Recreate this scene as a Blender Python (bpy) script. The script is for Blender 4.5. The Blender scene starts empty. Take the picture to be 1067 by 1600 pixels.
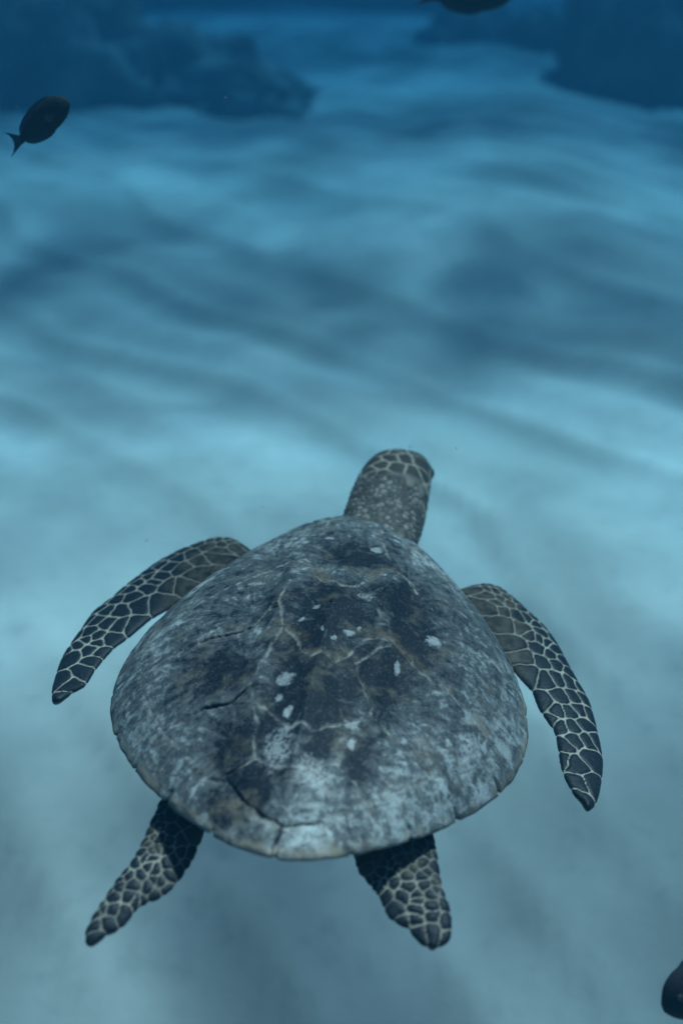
import bpy, bmesh, math, random
import numpy as np
from mathutils import Vector, Matrix
from mathutils.kdtree import KDTree

random.seed(4)
rng = np.random.default_rng(11)
C = bpy.context.scene.collection
SC = bpy.context.scene

# ------------------------------------------------------------------ camera
cam_data = bpy.data.cameras.new('camera')
cam = bpy.data.objects.new('camera', cam_data)
C.objects.link(cam)
cam.location = (0.0, 0.0, 2.0)
cam.rotation_euler = (math.radians(90 - 34), 0, 0)
cam_data.sensor_fit = 'VERTICAL'
cam_data.sensor_height = 36.0
cam_data.lens = 35.0
cam_data.clip_start = 0.05
cam_data.clip_end = 300.0
cam_data.dof.use_dof = True
cam_data.dof.focus_distance = 1.2
cam_data.dof.aperture_fstop = 2.0
SC.camera = cam

# ------------------------------------------------------------------ sky, sun, exposure
SUN_EL, SUN_AZ = math.radians(62), math.radians(40)     # azimuth from +Y, clockwise
world = bpy.data.worlds.new('World')
SC.world = world
world.use_nodes = True
wt = world.node_tree
sky = wt.nodes.new('ShaderNodeTexSky')
sky.sky_type = 'NISHITA'
sky.sun_disc = False
sky.sun_elevation = SUN_EL
sky.sun_rotation = SUN_AZ
wt.links.new(sky.outputs[0], wt.nodes['Background'].inputs[0])
wt.nodes['Background'].inputs[1].default_value = 0.05

sun_data = bpy.data.lights.new('sun', 'SUN')
sun_data.energy = 5.0
sun_data.angle = math.radians(3)
sun_data.color = (1.0, 0.96, 0.9)
sun = bpy.data.objects.new('sun', sun_data)
C.objects.link(sun)
to_sun = Vector((math.sin(SUN_AZ) * math.cos(SUN_EL), math.cos(SUN_AZ) * math.cos(SUN_EL), math.sin(SUN_EL)))
sun.rotation_euler = to_sun.to_track_quat('Z', 'Y').to_euler()
sun.location = to_sun * 20

SC.view_settings.view_transform = 'Standard'
SC.view_settings.look = 'None'
SC.view_settings.gamma = 1.0
SC.view_settings.exposure = 1.28
SC.cycles.use_denoising = True
SC.cycles.max_bounces = 8
SC.cycles.volume_bounces = 1
SC.cycles.transparent_max_bounces = 12
SC.cycles.caustics_reflective = False
SC.cycles.caustics_refractive = False

# ------------------------------------------------------------------ helpers
def perlin(p, seed=0):
    """gradient noise, p (n,3) -> about -1..1"""
    p = np.asarray(p, float)
    i = np.floor(p).astype(np.int64)
    f = p - i
    u = f * f * f * (f * (f * 6 - 15) + 10)
    tot = np.zeros(len(p))
    for dx in (0, 1):
        for dy in (0, 1):
            for dz in (0, 1):
                h = ((i[:, 0] + dx) * 374761393 + (i[:, 1] + dy) * 668265263 + (i[:, 2] + dz) * 2147483647 + seed * 1274126177) & 0xffffffff
                h = ((h ^ (h >> 13)) * 1274126177) & 0xffffffff
                h = (h ^ (h >> 16)) & 0xffffffff
                a = (h & 0xffff) / 65536.0 * 2 * np.pi
                c = ((h >> 16) & 0xffff) / 65536.0 * 2 - 1
                s = np.sqrt(np.maximum(0, 1 - c * c))
                g = s * np.cos(a) * (f[:, 0] - dx) + s * np.sin(a) * (f[:, 1] - dy) + c * (f[:, 2] - dz)
                w = (u[:, 0] if dx else 1 - u[:, 0]) * (u[:, 1] if dy else 1 - u[:, 1]) * (u[:, 2] if dz else 1 - u[:, 2])
                tot += w * g
    return tot * 1.5

def fbm(p, octaves=4, seed=0, gain=.5):
    p = np.asarray(p, float)
    t = np.zeros(len(p)); a = 1.0
    for k in range(octaves):
        t += a * perlin(p * 2 ** k, seed + k); a *= gain
    return t

def sstep(a, b, x):
    t = np.clip((x - a) / (b - a), 0, 1)
    return t * t * (3 - 2 * t)

def mesh_np(name, verts, faces, smooth=True):
    me = bpy.data.meshes.new(name)
    verts = np.asarray(verts, np.float32)
    faces = np.asarray(faces, np.int32)
    n, k = faces.shape
    me.vertices.add(len(verts)); me.vertices.foreach_set('co', verts.ravel())
    me.loops.add(n * k); me.loops.foreach_set('vertex_index', faces.ravel())
    me.polygons.add(n)
    me.polygons.foreach_set('loop_start', np.arange(n, dtype=np.int32) * k)
    me.polygons.foreach_set('use_smooth', np.full(n, smooth))
    me.update(calc_edges=True)
    me.validate()
    return me

def attr(me, name, vals):
    a = me.attributes.new(name, 'FLOAT', 'POINT')
    a.data.foreach_set('value', np.asarray(vals, np.float32))

def obj(name, me, mat=None, parent=None):
    o = bpy.data.objects.new(name, me)
    C.objects.link(o)
    if mat:
        me.materials.append(mat)
    o.parent = parent
    return o

def tag(o, label=None, cat=None, group=None, kind=None):
    for k, v in (('label', label), ('category', cat), ('group', group), ('kind', kind)):
        if v:
            o[k] = v
    return o

class NT:
    def __init__(self, name):
        self.m = bpy.data.materials.new(name)
        self.m.use_nodes = True
        self.t = self.m.node_tree
        self.b = self.t.nodes['Principled BSDF']
        self.out = self.t.nodes['Material Output']
    def n(self, kind, **kw):
        nd = self.t.nodes.new('ShaderNode' + kind)
        for k, v in kw.items():
            setattr(nd, k, v)
        return nd
    def l(self, a, b):
        self.t.links.new(a, b)
    def val(self, sock, v):
        if hasattr(v, 'is_output'):
            self.l(v, sock)
        else:
            sock.default_value = v
    def coord(self, which='Object'):
        return self.n('TexCoord').outputs[which]
    def noise(self, scale, detail=4, rough=.5, vec=None, dist=0):
        nd = self.n('TexNoise')
        nd.inputs['Scale'].default_value = scale
        nd.inputs['Detail'].default_value = detail
        nd.inputs['Roughness'].default_value = rough
        nd.inputs['Distortion'].default_value = dist
        self.l(vec or self.coord(), nd.inputs['Vector'])
        return nd.outputs['Fac']
    def ramp(self, fac, lo, hi, a=0.0, b=1.0, smooth=True):
        nd = self.n('MapRange')
        nd.interpolation_type = 'SMOOTHSTEP' if smooth else 'LINEAR'
        self.val(nd.inputs['Value'], fac)
        for k, v in (('From Min', lo), ('From Max', hi), ('To Min', a), ('To Max', b)):
            nd.inputs[k].default_value = v
        return nd.outputs[0]
    def math(self, op, a, b=0.0):
        nd = self.n('Math', operation=op)
        self.val(nd.inputs[0], a); self.val(nd.inputs[1], b)
        return nd.outputs[0]
    def mix(self, fac, a, b):
        nd = self.n('Mix', data_type='RGBA')
        self.val(nd.inputs[0], fac)
        for s, v in ((nd.inputs[6], a), (nd.inputs[7], b)):
            if hasattr(v, 'is_output'):
                self.l(v, s)
            else:
                s.default_value = (*v, 1)
        return nd.outputs[2]
    def att(self, name):
        return self.n('Attribute', attribute_name=name).outputs['Fac']
    def bump(self, h, strength=.3, dist=.002, normal=None):
        nd = self.n('Bump')
        nd.inputs['Strength'].default_value = strength
        nd.inputs['Distance'].default_value = dist
        self.l(h, nd.inputs['Height'])
        if normal:
            self.l(normal, nd.inputs['Normal'])
        return nd.outputs[0]

# ------------------------------------------------------------------ sea bed
m = NT('sand')
g1 = m.noise(1.1, 5, .55); g2 = m.noise(420, 2, .6); g3 = m.noise(14, 5, .6)
col = m.mix(m.ramp(g1, .35, .68), (.55, .455, .39), (.76, .645, .565))
col = m.mix(m.ramp(g3, .5, .75, 0, .35), col, (.36, .34, .30))
col = m.mix(m.ramp(g2, .55, .8, 0, .35), col, (.25, .23, .20))
m.l(col, m.b.inputs['Base Color'])
m.b.inputs['Roughness'].default_value = .9
m.l(m.bump(g2, .25, .002, m.bump(g3, .3, .012)), m.b.inputs['Normal'])
SAND = m.m

def sand_h(x, y):
    p = np.stack([x, y, np.zeros_like(x)], -1)
    w = perlin(p * .45, 3) * 1.1 + perlin(p * 1.1 + 7, 5) * .35
    ph = (y * .72 + x * .69) * 2 * np.pi / .85 + w * 4.0
    s = np.sin(ph)
    crest = .5 * s + .5 * (1 - 2 * np.abs(np.sin(ph * .5 + .6)) ** .9)
    amp = .13 * (.45 + .9 * sstep(-.5, .7, perlin(p * .6 + 3, 8)))
    h = crest * amp * (.15 + .85 * sstep(1.4, 3.2, y))
    h += .20 * perlin(p * .33 + 11, 21) + .06 * perlin(p * .8 + 4, 22)
    ph2 = (x * .81 + y * .59) * 2 * np.pi / .30 + perlin(p * .8, 31) * 4
    h += .032 * np.exp(-3.0 * (1 - np.cos(ph2))) * (.2 + .9 * sstep(-.4, .5, perlin(p * 1.3 + 2, 33))) * (.15 + .85 * sstep(3.2, 1.6, y))
    return h

def axis(n, lo, hi, c, k):
    u = np.linspace(-1, 1, n)
    v = np.sinh(u * k) / np.sinh(k)
    return np.where(v < 0, c + v * (c - lo), c + v * (hi - c))
ax = axis(520, -45, 45, 0, 3.2); ay = axis(620, -25, 55, 4.0, 3.0)
X, Y = np.meshgrid(ax, ay)
x, y = X.ravel(), Y.ravel()
nx, ny = len(ax), len(ay)
idx = np.arange(nx * ny).reshape(ny, nx)
quads = np.stack([idx[:-1, :-1], idx[:-1, 1:], idx[1:, 1:], idx[1:, :-1]], -1).reshape(-1, 4)
tag(obj('sand_seabed', mesh_np('sand_seabed', np.stack([x, y, sand_h(x, y)], -1), quads), SAND), kind='structure')

# unseen water surface, low waves; light pattern put into its transparency dapples the sun
m = NT('water_surface_dapple')
m.t.nodes.remove(m.b)
mp = m.n('Mapping'); mp.inputs['Location'].default_value = (4.2, 2.9, 1.1); m.l(m.coord(), mp.inputs['Vector'])
co = mp.outputs[0]
wn = m.n('TexNoise'); wn.inputs['Scale'].default_value = .8; wn.inputs['Detail'].default_value = 2
m.l(co, wn.inputs['Vector'])
sub = m.n('VectorMath', operation='SUBTRACT'); m.l(wn.outputs['Color'], sub.inputs[0]); sub.inputs[1].default_value = (.5, .5, .5)
sc_ = m.n('VectorMath', operation='SCALE'); m.l(sub.outputs[0], sc_.inputs[0]); sc_.inputs['Scale'].default_value = 1.5
add = m.n('VectorMath', operation='ADD'); m.l(co, add.inputs[0]); m.l(sc_.outputs[0], add.inputs[1])
vo = m.n('TexVoronoi', feature='DISTANCE_TO_EDGE'); vo.inputs['Scale'].default_value = .8
m.l(add.outputs[0], vo.inputs['Vector'])
line = m.ramp(vo.outputs['Distance'], 0.0, .20, 1.0, 0.0)
soft = m.ramp(m.noise(1.05, 2, .5, add.outputs[0]), .40, .64, 0, 1)
sep = m.n('SeparateXYZ'); m.l(m.coord(), sep.inputs[0])          # light and dark bands across the view, added to dim the near sand
light_bands = m.math('COSINE', m.math('MULTIPLY', m.math('SUBTRACT', m.math('ADD', sep.outputs[1], m.math('MULTIPLY', sep.outputs[0], .15)), 4.8), 2 * math.pi / 3.75))
tr = m.math('ADD', m.math('MULTIPLY', line, .17), m.math('ADD', m.math('MULTIPLY', soft, .25), m.math('ADD', m.math('MULTIPLY', light_bands, .21), .35)))
comb = m.n('CombineColor')
for k in range(3):
    m.l(tr, comb.inputs[k])
tb = m.n('BsdfTransparent'); m.l(comb.outputs[0], tb.inputs[0])
gl = m.n('BsdfGlossy'); gl.inputs['Roughness'].default_value = .05
mx = m.n('MixShader'); mx.inputs[0].default_value = .03
m.l(tb.outputs[0], mx.inputs[1]); m.l(gl.outputs[0], mx.inputs[2]); m.l(mx.outputs[0], m.out.inputs['Surface'])
WATER_DAPPLE = m.m
u = np.linspace(-48, 48, 260)
X, Y = np.meshgrid(u, u + 15)
x, y = X.ravel(), Y.ravel()
idx = np.arange(260 * 260).reshape(260, 260)
quads = np.stack([idx[:-1, :-1], idx[:-1, 1:], idx[1:, 1:], idx[1:, :-1]], -1).reshape(-1, 4)
z = 3.60 + .05 * perlin(np.stack([x, y, x * 0], -1) * .5, 41)
tag(obj('water_surface_dapple', mesh_np('water_surface_dapple', np.stack([x, y, z], -1), quads), WATER_DAPPLE), kind='structure')

# ------------------------------------------------------------------ reef rocks
m = NT('reef_rock')
r1 = m.noise(1.7, 6, .6); r2 = m.noise(11, 5, .6)
col = m.mix(m.ramp(r1, .38, .66), (.020, .024, .024), (.20, .19, .16))
col = m.mix(m.ramp(r2, .55, .75, 0, .6), col, (.20, .17, .13))
m.l(col, m.b.inputs['Base Color']); m.b.inputs['Roughness'].default_value = .9
m.l(m.bump(r2, .7, .05), m.b.inputs['Normal'])
ROCK = m.m

m = NT('sandy_reef_rock')
r1 = m.noise(1.9, 6, .6); r2 = m.noise(11, 5, .6)
col = m.mix(m.ramp(r1, .38, .62), (.045, .055, .050), (.30, .29, .25))
col = m.mix(m.ramp(r2, .55, .75, 0, .6), col, (.26, .23, .18))
m.l(col, m.b.inputs['Base Color']); m.b.inputs['Roughness'].default_value = .9
m.l(m.bump(r2, .7, .05), m.b.inputs['Normal'])
SANDY = m.m

def rock(loc, size, seed, rz, label, rough=.33, mat=None):
    bm = bmesh.new()
    bmesh.ops.create_icosphere(bm, subdivisions=5, radius=1)
    co = np.array([v.co[:] for v in bm.verts])
    d = 1 + rough * fbm(co * 1.3 + seed * 3.7, 4, seed) + .10 * np.abs(perlin(co * 5 + seed, seed + 9))
    co = co * d[:, None]
    co[:, 2] = np.where(co[:, 2] < 0, co[:, 2] * .5, co[:, 2])
    co *= np.array(size)
    for v, c in zip(bm.verts, co):
        v.co = c
    me = bpy.data.meshes.new('reef_rock'); bm.to_mesh(me); bm.free()
    for p in me.polygons:
        p.use_smooth = True
    o = obj('reef_rock', me, mat or ROCK)
    o.location = loc; o.rotation_euler = (0, 0, rz)
    return tag(o, label, 'rock', 'reef rocks on the sand')

rock((-2.75, 10.4, .0), (1.15, .8, .85), 1, .3, 'largest mottled reef rock, in the upper left corner', .36, SANDY)
rock((-1.55, 10.5, -.05), (.75, .55, .55), 2, -.4, 'middle reef rock right of the largest one in the upper left', .36, SANDY)
rock((-.82, 9.9, -.04), (.55, .40, .30), 3, -.5, 'low rounded rock at the right end of the upper left reef', .30, SANDY)
rock((1.45, 12.6, -.02), (.62, .5, .45), 4, .2, 'small dim rock below the fish at the top edge', .33, SANDY)
rock((2.15, 12.4, -.02), (.55, .5, .40), 5, 1.2, 'small dim rock between the top fish and the dark block of reef', .33, SANDY)
rock((3.25, 10.9, .1), (1.15, .9, 1.35), 6, .7, 'tall dark block of reef in the upper right corner', .22)
for k, (rx, ry, sx, sz) in enumerate(((-5.2, 16.5, 2.0, 1.3), (-1.6, 17.5, 1.9, .95), (1.2, 17.2, 1.5, .95), (5.0, 16.6, 2.3, 1.5))):
    rock((rx, ry, 0), (sx, 1.0, sz), 10 + k, .3 * k,
         ['farthest reef rock at the left of the top edge', 'farthest long reef rock left of the centre of the top edge',
          'farthest reef rock behind the fish at the top edge', 'farthest big reef rock behind the dark block at the right'][k])

# ------------------------------------------------------------------ sea turtle (own frame: x right, y to the head, z up)
turtle = bpy.data.objects.new('sea_turtle', None)
C.objects.link(turtle)
turtle.matrix_world = Matrix(((0.98813, 0.13987, 0.06360, -0.02289), (-0.14379, 0.98767, 0.06195, 0.87287), (-0.05415, -0.07036, 0.99605, 1.17091), (0, 0, 0, 1)))
tag(turtle, 'sea turtle with a worn, mottled shell swimming away over the sand', 'sea turtle')

LF=dict(plane=(0.0075, 0.25, 0),
 lead=[(-0.158,0.304),(-0.176,0.326),(-0.194,0.343),(-0.216,0.348),(-0.238,0.336),(-0.265,0.318),(-0.289,0.293),(-0.305,0.263),(-0.322,0.228),(-0.334,0.195),(-0.349,0.167),(-0.350,0.128),(-0.353,0.092),(-0.353,0.062),(-0.347,0.030),(-0.339,-0.006),(-0.329,-0.026)],
 trail=[(-0.320,-0.026),(-0.309,-0.008),(-0.297,0.002),(-0.297,0.031),(-0.293,0.056),(-0.286,0.083),(-0.275,0.098),(-0.259,0.137),(-0.238,0.163)],
 sites=[(-0.331,0.007),(-0.308,0.026),(-0.339,0.058),(-0.319,0.000),(-0.337,0.082),(-0.317,0.071),(-0.299,0.065),(-0.354,0.074),(-0.349,0.105),(-0.334,0.108),(-0.317,0.097),(-0.297,0.093),(-0.346,0.140),(-0.333,0.136),(-0.312,0.125),(-0.295,0.120),(-0.341,0.166),(-0.325,0.155),(-0.305,0.152),(-0.273,0.120),(-0.340,0.189),(-0.320,0.184),(-0.324,0.210),(-0.309,0.205),(-0.297,0.186),(-0.280,0.166),(-0.311,0.237),(-0.299,0.222),(-0.295,0.251),(-0.289,0.231),(-0.282,0.204),(-0.255,0.173),(-0.281,0.263),(-0.273,0.229),(-0.249,0.205),(-0.294,0.273),(-0.287,0.292),(-0.272,0.290),(-0.265,0.255),(-0.241,0.246),(-0.261,0.305),(-0.241,0.285),(-0.221,0.263),(-0.237,0.322),(-0.220,0.328),(-0.217,0.304),(-0.210,0.342),(-0.208,0.328),(-0.201,0.343),(-0.195,0.330),(-0.197,0.307),(-0.202,0.285),(-0.184,0.325),(-0.178,0.304),(-0.187,0.313),(-0.206,0.274),(-0.171,0.309),(-0.257,0.279),(-0.302,0.048),(-0.312,0.084),(-0.316,-0.022),(-0.330,0.090),(-0.277,0.219),(-0.233,0.208),(-0.221,0.228)])
RF=dict(plane=(0.0075, -0.25, 0),
 lead=[(0.163,0.275),(0.175,0.293),(0.195,0.309),(0.216,0.313),(0.237,0.296),(0.261,0.273),(0.278,0.258),(0.298,0.225),(0.311,0.188),(0.324,0.154),(0.337,0.123),(0.342,0.086),(0.345,0.053),(0.347,0.015),(0.343,-0.012),(0.337,-0.043),(0.329,-0.068),(0.321,-0.075)],
 trail=[(0.316,-0.064),(0.305,-0.057),(0.301,-0.045),(0.294,-0.030),(0.292,-0.008),(0.290,0.019),(0.289,0.037),(0.280,0.053),(0.268,0.073),(0.261,0.103),(0.249,0.115),(0.230,0.140)],
 sites=[(0.330,-0.039),(0.312,-0.045),(0.309,-0.058),(0.308,-0.011),(0.332,0.007),(0.294,-0.007),(0.297,0.016),(0.311,0.028),(0.328,0.035),(0.340,0.042),(0.294,0.048),(0.309,0.052),(0.325,0.062),(0.336,0.089),(0.292,0.073),(0.306,0.076),(0.322,0.088),(0.275,0.082),(0.299,0.099),(0.315,0.107),(0.331,0.115),(0.279,0.125),(0.293,0.132),(0.311,0.135),(0.327,0.138),(0.316,0.160),(0.306,0.181),(0.291,0.163),(0.276,0.159),(0.285,0.177),(0.293,0.198),(0.282,0.203),(0.277,0.221),(0.291,0.225),(0.280,0.247),(0.267,0.269),(0.269,0.242),(0.271,0.204),(0.269,0.182),(0.257,0.129),(0.249,0.158),(0.239,0.176),(0.223,0.209),(0.242,0.241),(0.247,0.267),(0.228,0.264),(0.217,0.265),(0.255,0.246),(0.259,0.204),(0.214,0.303),(0.202,0.300),(0.191,0.295),(0.177,0.283),(0.196,0.280),(0.207,0.283),(0.221,0.295),(0.233,0.290),(0.184,0.273),(0.198,0.262),(0.210,0.249),(0.217,0.238),(0.205,0.236),(0.248,0.212),(0.284,0.054),(0.266,0.255),(0.226,0.278),(0.240,0.278)])
LR=dict(plane=(0.02, 0.0, 0.25),
 lead=[(-0.139,-0.194),(-0.141,-0.210),(-0.143,-0.230),(-0.145,-0.249),(-0.150,-0.269),(-0.156,-0.280),(-0.160,-0.292),(-0.165,-0.308),(-0.169,-0.323),(-0.171,-0.334),(-0.169,-0.346),(-0.162,-0.348)],
 trail=[(-0.154,-0.339),(-0.147,-0.333),(-0.139,-0.329),(-0.134,-0.319),(-0.130,-0.310),(-0.122,-0.300),(-0.112,-0.296),(-0.104,-0.287),(-0.097,-0.276),(-0.093,-0.264),(-0.089,-0.253),(-0.088,-0.241),(-0.086,-0.230),(-0.086,-0.222)],
 sites=[(-0.163,-0.333),(-0.158,-0.340),(-0.152,-0.328),(-0.139,-0.317),(-0.161,-0.316),(-0.152,-0.315),(-0.166,-0.320),(-0.156,-0.305),(-0.139,-0.299),(-0.165,-0.311),(-0.153,-0.293),(-0.162,-0.297),(-0.139,-0.290),(-0.147,-0.281),(-0.156,-0.286),(-0.135,-0.280),(-0.123,-0.288),(-0.131,-0.303),(-0.126,-0.303),(-0.145,-0.268),(-0.152,-0.276),(-0.140,-0.257),(-0.129,-0.263),(-0.128,-0.270),(-0.123,-0.272),(-0.137,-0.249),(-0.131,-0.255),(-0.141,-0.244),(-0.135,-0.240),(-0.127,-0.242),(-0.130,-0.231),(-0.138,-0.235),(-0.132,-0.218),(-0.139,-0.218),(-0.125,-0.251),(-0.115,-0.252),(-0.117,-0.233),(-0.116,-0.242),(-0.108,-0.274),(-0.112,-0.264),(-0.107,-0.258),(-0.099,-0.266),(-0.101,-0.250),(-0.093,-0.250),(-0.096,-0.229),(-0.105,-0.219),(-0.119,-0.207),(-0.125,-0.215),(-0.136,-0.202),(-0.135,-0.210),(-0.120,-0.283),(-0.113,-0.282),(-0.115,-0.294),(-0.107,-0.286),(-0.135,-0.261),(-0.093,-0.259),(-0.106,-0.241)])
RR=dict(plane=(0.02, 0.0, 0.25),
 lead=[(0.146,-0.181),(0.150,-0.195),(0.154,-0.214),(0.157,-0.228),(0.161,-0.242),(0.167,-0.253),(0.171,-0.265),(0.173,-0.280),(0.172,-0.289),(0.167,-0.294),(0.159,-0.299)],
 trail=[(0.147,-0.298),(0.140,-0.293),(0.134,-0.288),(0.130,-0.283),(0.124,-0.283),(0.113,-0.279),(0.106,-0.270),(0.102,-0.261),(0.096,-0.256),(0.088,-0.248),(0.080,-0.242),(0.074,-0.235),(0.071,-0.224),(0.069,-0.221)],
 sites=[(0.155,-0.285),(0.140,-0.289),(0.137,-0.279),(0.118,-0.270),(0.167,-0.275),(0.154,-0.273),(0.151,-0.263),(0.164,-0.257),(0.138,-0.269),(0.138,-0.261),(0.124,-0.258),(0.150,-0.251),(0.127,-0.249),(0.162,-0.247),(0.144,-0.245),(0.154,-0.246),(0.153,-0.241),(0.155,-0.236),(0.140,-0.237),(0.145,-0.231),(0.125,-0.238),(0.150,-0.224),(0.139,-0.222),(0.142,-0.212),(0.127,-0.221),(0.132,-0.215),(0.133,-0.210),(0.121,-0.228),(0.115,-0.224),(0.109,-0.228),(0.114,-0.231),(0.085,-0.236),(0.099,-0.227),(0.093,-0.226),(0.082,-0.227),(0.101,-0.239),(0.108,-0.240),(0.095,-0.244),(0.104,-0.248),(0.105,-0.258),(0.101,-0.253),(0.089,-0.246),(0.127,-0.283),(0.136,-0.256),(0.136,-0.204),(0.144,-0.195),(0.122,-0.210),(0.111,-0.213),(0.103,-0.221),(0.129,-0.231),(0.172,-0.288),(0.095,-0.250),(0.111,-0.246),(0.147,-0.203),(0.150,-0.209)])
HEAD_SITES=[(0.031,0.474),(0.050,0.479),(0.042,0.438),(0.071,0.437),(0.076,0.486),(0.085,0.389),(0.016,0.444),(0.023,0.419),(0.047,0.513),(0.018,0.501),(0.003,0.467),(0.065,0.406),(0.092,0.344),(0.060,0.516),(0.004,0.434),(0.091,0.449),(0.033,0.497)]
WHITE=[(0.038,0.197,0.0094,0.0091),(0.038,0.064,0.0109,0.0078),(0.124,0.020,0.0094,0.0104),(-0.029,0.212,0.0070,0.0052),(0.028,-0.007,0.0070,0.0052),(-0.027,-0.098,0.0094,0.0104),(-0.017,-0.188,0.0172,0.0312),(0.021,-0.212,0.0187,0.0234),(0.050,-0.141,0.0078,0.0052),(0.052,-0.162,0.0047,0.0078),(0.062,0.251,0.0070,0.0039),(-0.099,0.079,0.0109,0.0052),(0.174,-0.109,0.0109,0.0182),(0.012,-0.023,0.0031,0.0039),(0.087,-0.044,0.0031,0.0091),(-0.001,-0.016,0.0023,0.0039),(-0.030,0.005,0.0031,0.0039),(-0.016,-0.143,0.0047,0.0078),(-0.030,-0.124,0.0039,0.0052),(-0.074,-0.022,0.0031,0.0078),(-0.014,0.027,0.0039,0.0039),(0.038,0.003,0.0023,0.0039),(0.055,0.123,0.0023,0.0026),(0.105,-0.137,0.0031,0.0052),(0.200,-0.139,0.0156,0.0104),(0.152,-0.112,0.0039,0.0052),(-0.081,-0.257,0.0078,0.0065),(0.150,-0.163,0.0078,0.0078)]
DARK=[(0.004,0.024,0.047,0.060),(-0.024,-0.029,0.031,0.048),(0.010,-0.105,0.055,0.060),(0.061,-0.069,0.047,0.060),(-0.021,-0.154,0.031,0.060),(-0.038,-0.231,0.047,0.048),(0.062,-0.179,0.019,0.048),(0.098,-0.003,0.039,0.048),(0.017,0.167,0.047,0.036),(0.021,-0.171,0.023,0.036),(0.074,-0.055,0.031,0.036),(0.076,0.078,0.031,0.036),(-0.061,-0.186,0.031,0.036),(-0.105,-0.090,0.039,0.036)]

SH = dict(W=0.22813, a2=0.01476, a3=-0.01851, Lh=0.31000, b2=0.02350, b3=0.00607, yc=0.03600, H=0.07860, p=2.20174, q=0.73834, zr=-0.00113, zf=0.02786)

def rim(th):
    return (SH['W'] * np.sin(th) + SH['a2'] * np.sin(2 * th) + SH['a3'] * np.sin(3 * th),
            SH['Lh'] * np.cos(th) + SH['b2'] * np.cos(2 * th) + SH['b3'] * np.cos(3 * th))

def shell(rho, th):
    x, y = rim(th)
    z = SH['H'] * np.maximum(0, 1 - rho ** SH['p']) ** SH['q'] + (SH['zr'] * np.cos(th) + SH['zf'] * np.cos(2 * th)) * rho ** 3
    return x * rho, SH['yc'] + (y - SH['yc']) * rho, z

def seg_dist(px, py, line):
    d = np.full(px.shape, 9.0)
    for (ax_, ay_), (bx_, by_) in zip(line[:-1], line[1:]):
        ex, ey = bx_ - ax_, by_ - ay_
        t = np.clip(((px - ax_) * ex + (py - ay_) * ey) / (ex * ex + ey * ey), 0, 1)
        d = np.minimum(d, np.hypot(px - ax_ - t * ex, py - ay_ - t * ey))
    return d

V_LEFT = [(-.030, .32), (-.045, .23), (-.052, .165), (-.045, .131), (-.062, .047), (-.048, -.011), (-.060, -.109), (-.046, -.150), (-.039, -.199)]
V_RIGHT = [(.030, .32), (.045, .23), (.052, .192), (.070, .142), (.050, .060), (.078, -.007), (.042, -.056), (.060, -.101), (.066, -.120), (.050, -.150), (.042, -.190)]
V_SEAMS = [[(-.045, .131), (-.030, .108), (-.015, .084), (-.004, .088), (.006, .078), (.018, .083), (.031, .097), (.052, .129), (.070, .142)],
           [(-.048, -.011), (-.032, -.023), (-.024, -.040), (-.016, -.052), (-.005, -.060), (.005, -.054), (.019, -.061), (.034, -.043), (.049, -.014), (.078, -.007)],
           [(-.053, -.130), (-.030, -.146), (-.012, -.164), (.000, -.158), (.010, -.163), (.028, -.149), (.060, -.131)],
           [(-.039, -.199), (-.012, -.214), (.008, -.209), (.042, -.190)]]
C_LEFT = [[(-.045, .131), (-.066, .136), (-.115, .089), (-.168, .052), (-.30, -.02)],
          [(-.062, .047), (-.068, .020), (-.080, -.009), (-.098, -.020), (-.120, -.026), (-.153, -.037), (-.19, -.050), (-.30, -.10)],
          [(-.060, -.109), (-.070, -.116), (-.078, -.126), (-.089, -.129), (-.115, -.134), (-.158, -.150), (-.30, -.22)],
          [(-.039, -.199), (-.055, -.206), (-.072, -.217), (-.20, -.29)]]
C_RIGHT = [[(.070, .142), (.085, .134), (.106, .096), (.147, .067), (.190, .045), (.30, .0)],
           [(.078, -.007), (.092, -.020), (.110, -.039), (.149, -.053), (.178, -.066), (.30, -.12)],
           [(.066, -.120), (.087, -.133), (.130, -.158), (.30, -.25)],
           [(.042, -.190), (.075, -.210), (.20, -.30)]]

NT_, NR_ = 1000, 210
th = np.linspace(0, 2 * np.pi, NT_, endpoint=False)
rho = np.linspace(.004, 1, NR_) ** .9
TH, RH = np.meshgrid(th, rho)
sx, sy, sz = (a.ravel() for a in shell(RH, TH))
rr, tt = RH.ravel(), TH.ravel()
tt = np.where(tt > np.pi, tt - 2 * np.pi, tt)
P3 = np.stack([sx, sy, sz], -1)
wx = sx + .0028 * perlin(P3 * 60, 51) + .0012 * perlin(P3 * 190, 52)
wy = sy + .0028 * perlin(P3 * 60, 53) + .0012 * perlin(P3 * 190, 54)

# which scute is each spot of the shell
rho_m = .865 + .055 * sstep(2.3, 3.0, np.abs(tt)) - .02 * sstep(.9, .2, np.abs(tt)) + .006 * perlin(P3 * 35, 55)
NM = 12
xx_, yy_ = rim(np.linspace(0, np.pi, 400))
arc = np.concatenate([[0], np.cumsum(np.hypot(np.diff(xx_), np.diff(yy_)))]); arc /= arc[-1]
mpos = np.interp(np.abs(tt), np.linspace(0, np.pi, 400), arc) * NM + .10 * perlin(P3 * 25, 56) * sstep(0, .03, np.abs(np.sin(tt)))
mfrac = np.abs(mpos - np.round(mpos)) * (arc[-1] * .86 / NM)      # metres to the nearest marginal seam
VL = np.array(V_LEFT); VR = np.array(V_RIGHT)
xl = np.interp(wy, VL[::-1, 1], VL[::-1, 0]); xr = np.interp(wy, VR[::-1, 1], VR[::-1, 0])
def below(line, px, py):
    a = np.array(sorted(line)); return py < np.interp(px, a[:, 0], a[:, 1])
vidx = sum(below(s, wx, wy).astype(int) for s in V_SEAMS)
cl = sum(below(s, wx, wy).astype(int) for s in C_LEFT)
cr = sum(below(s, wx, wy).astype(int) for s in C_RIGHT)
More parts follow.
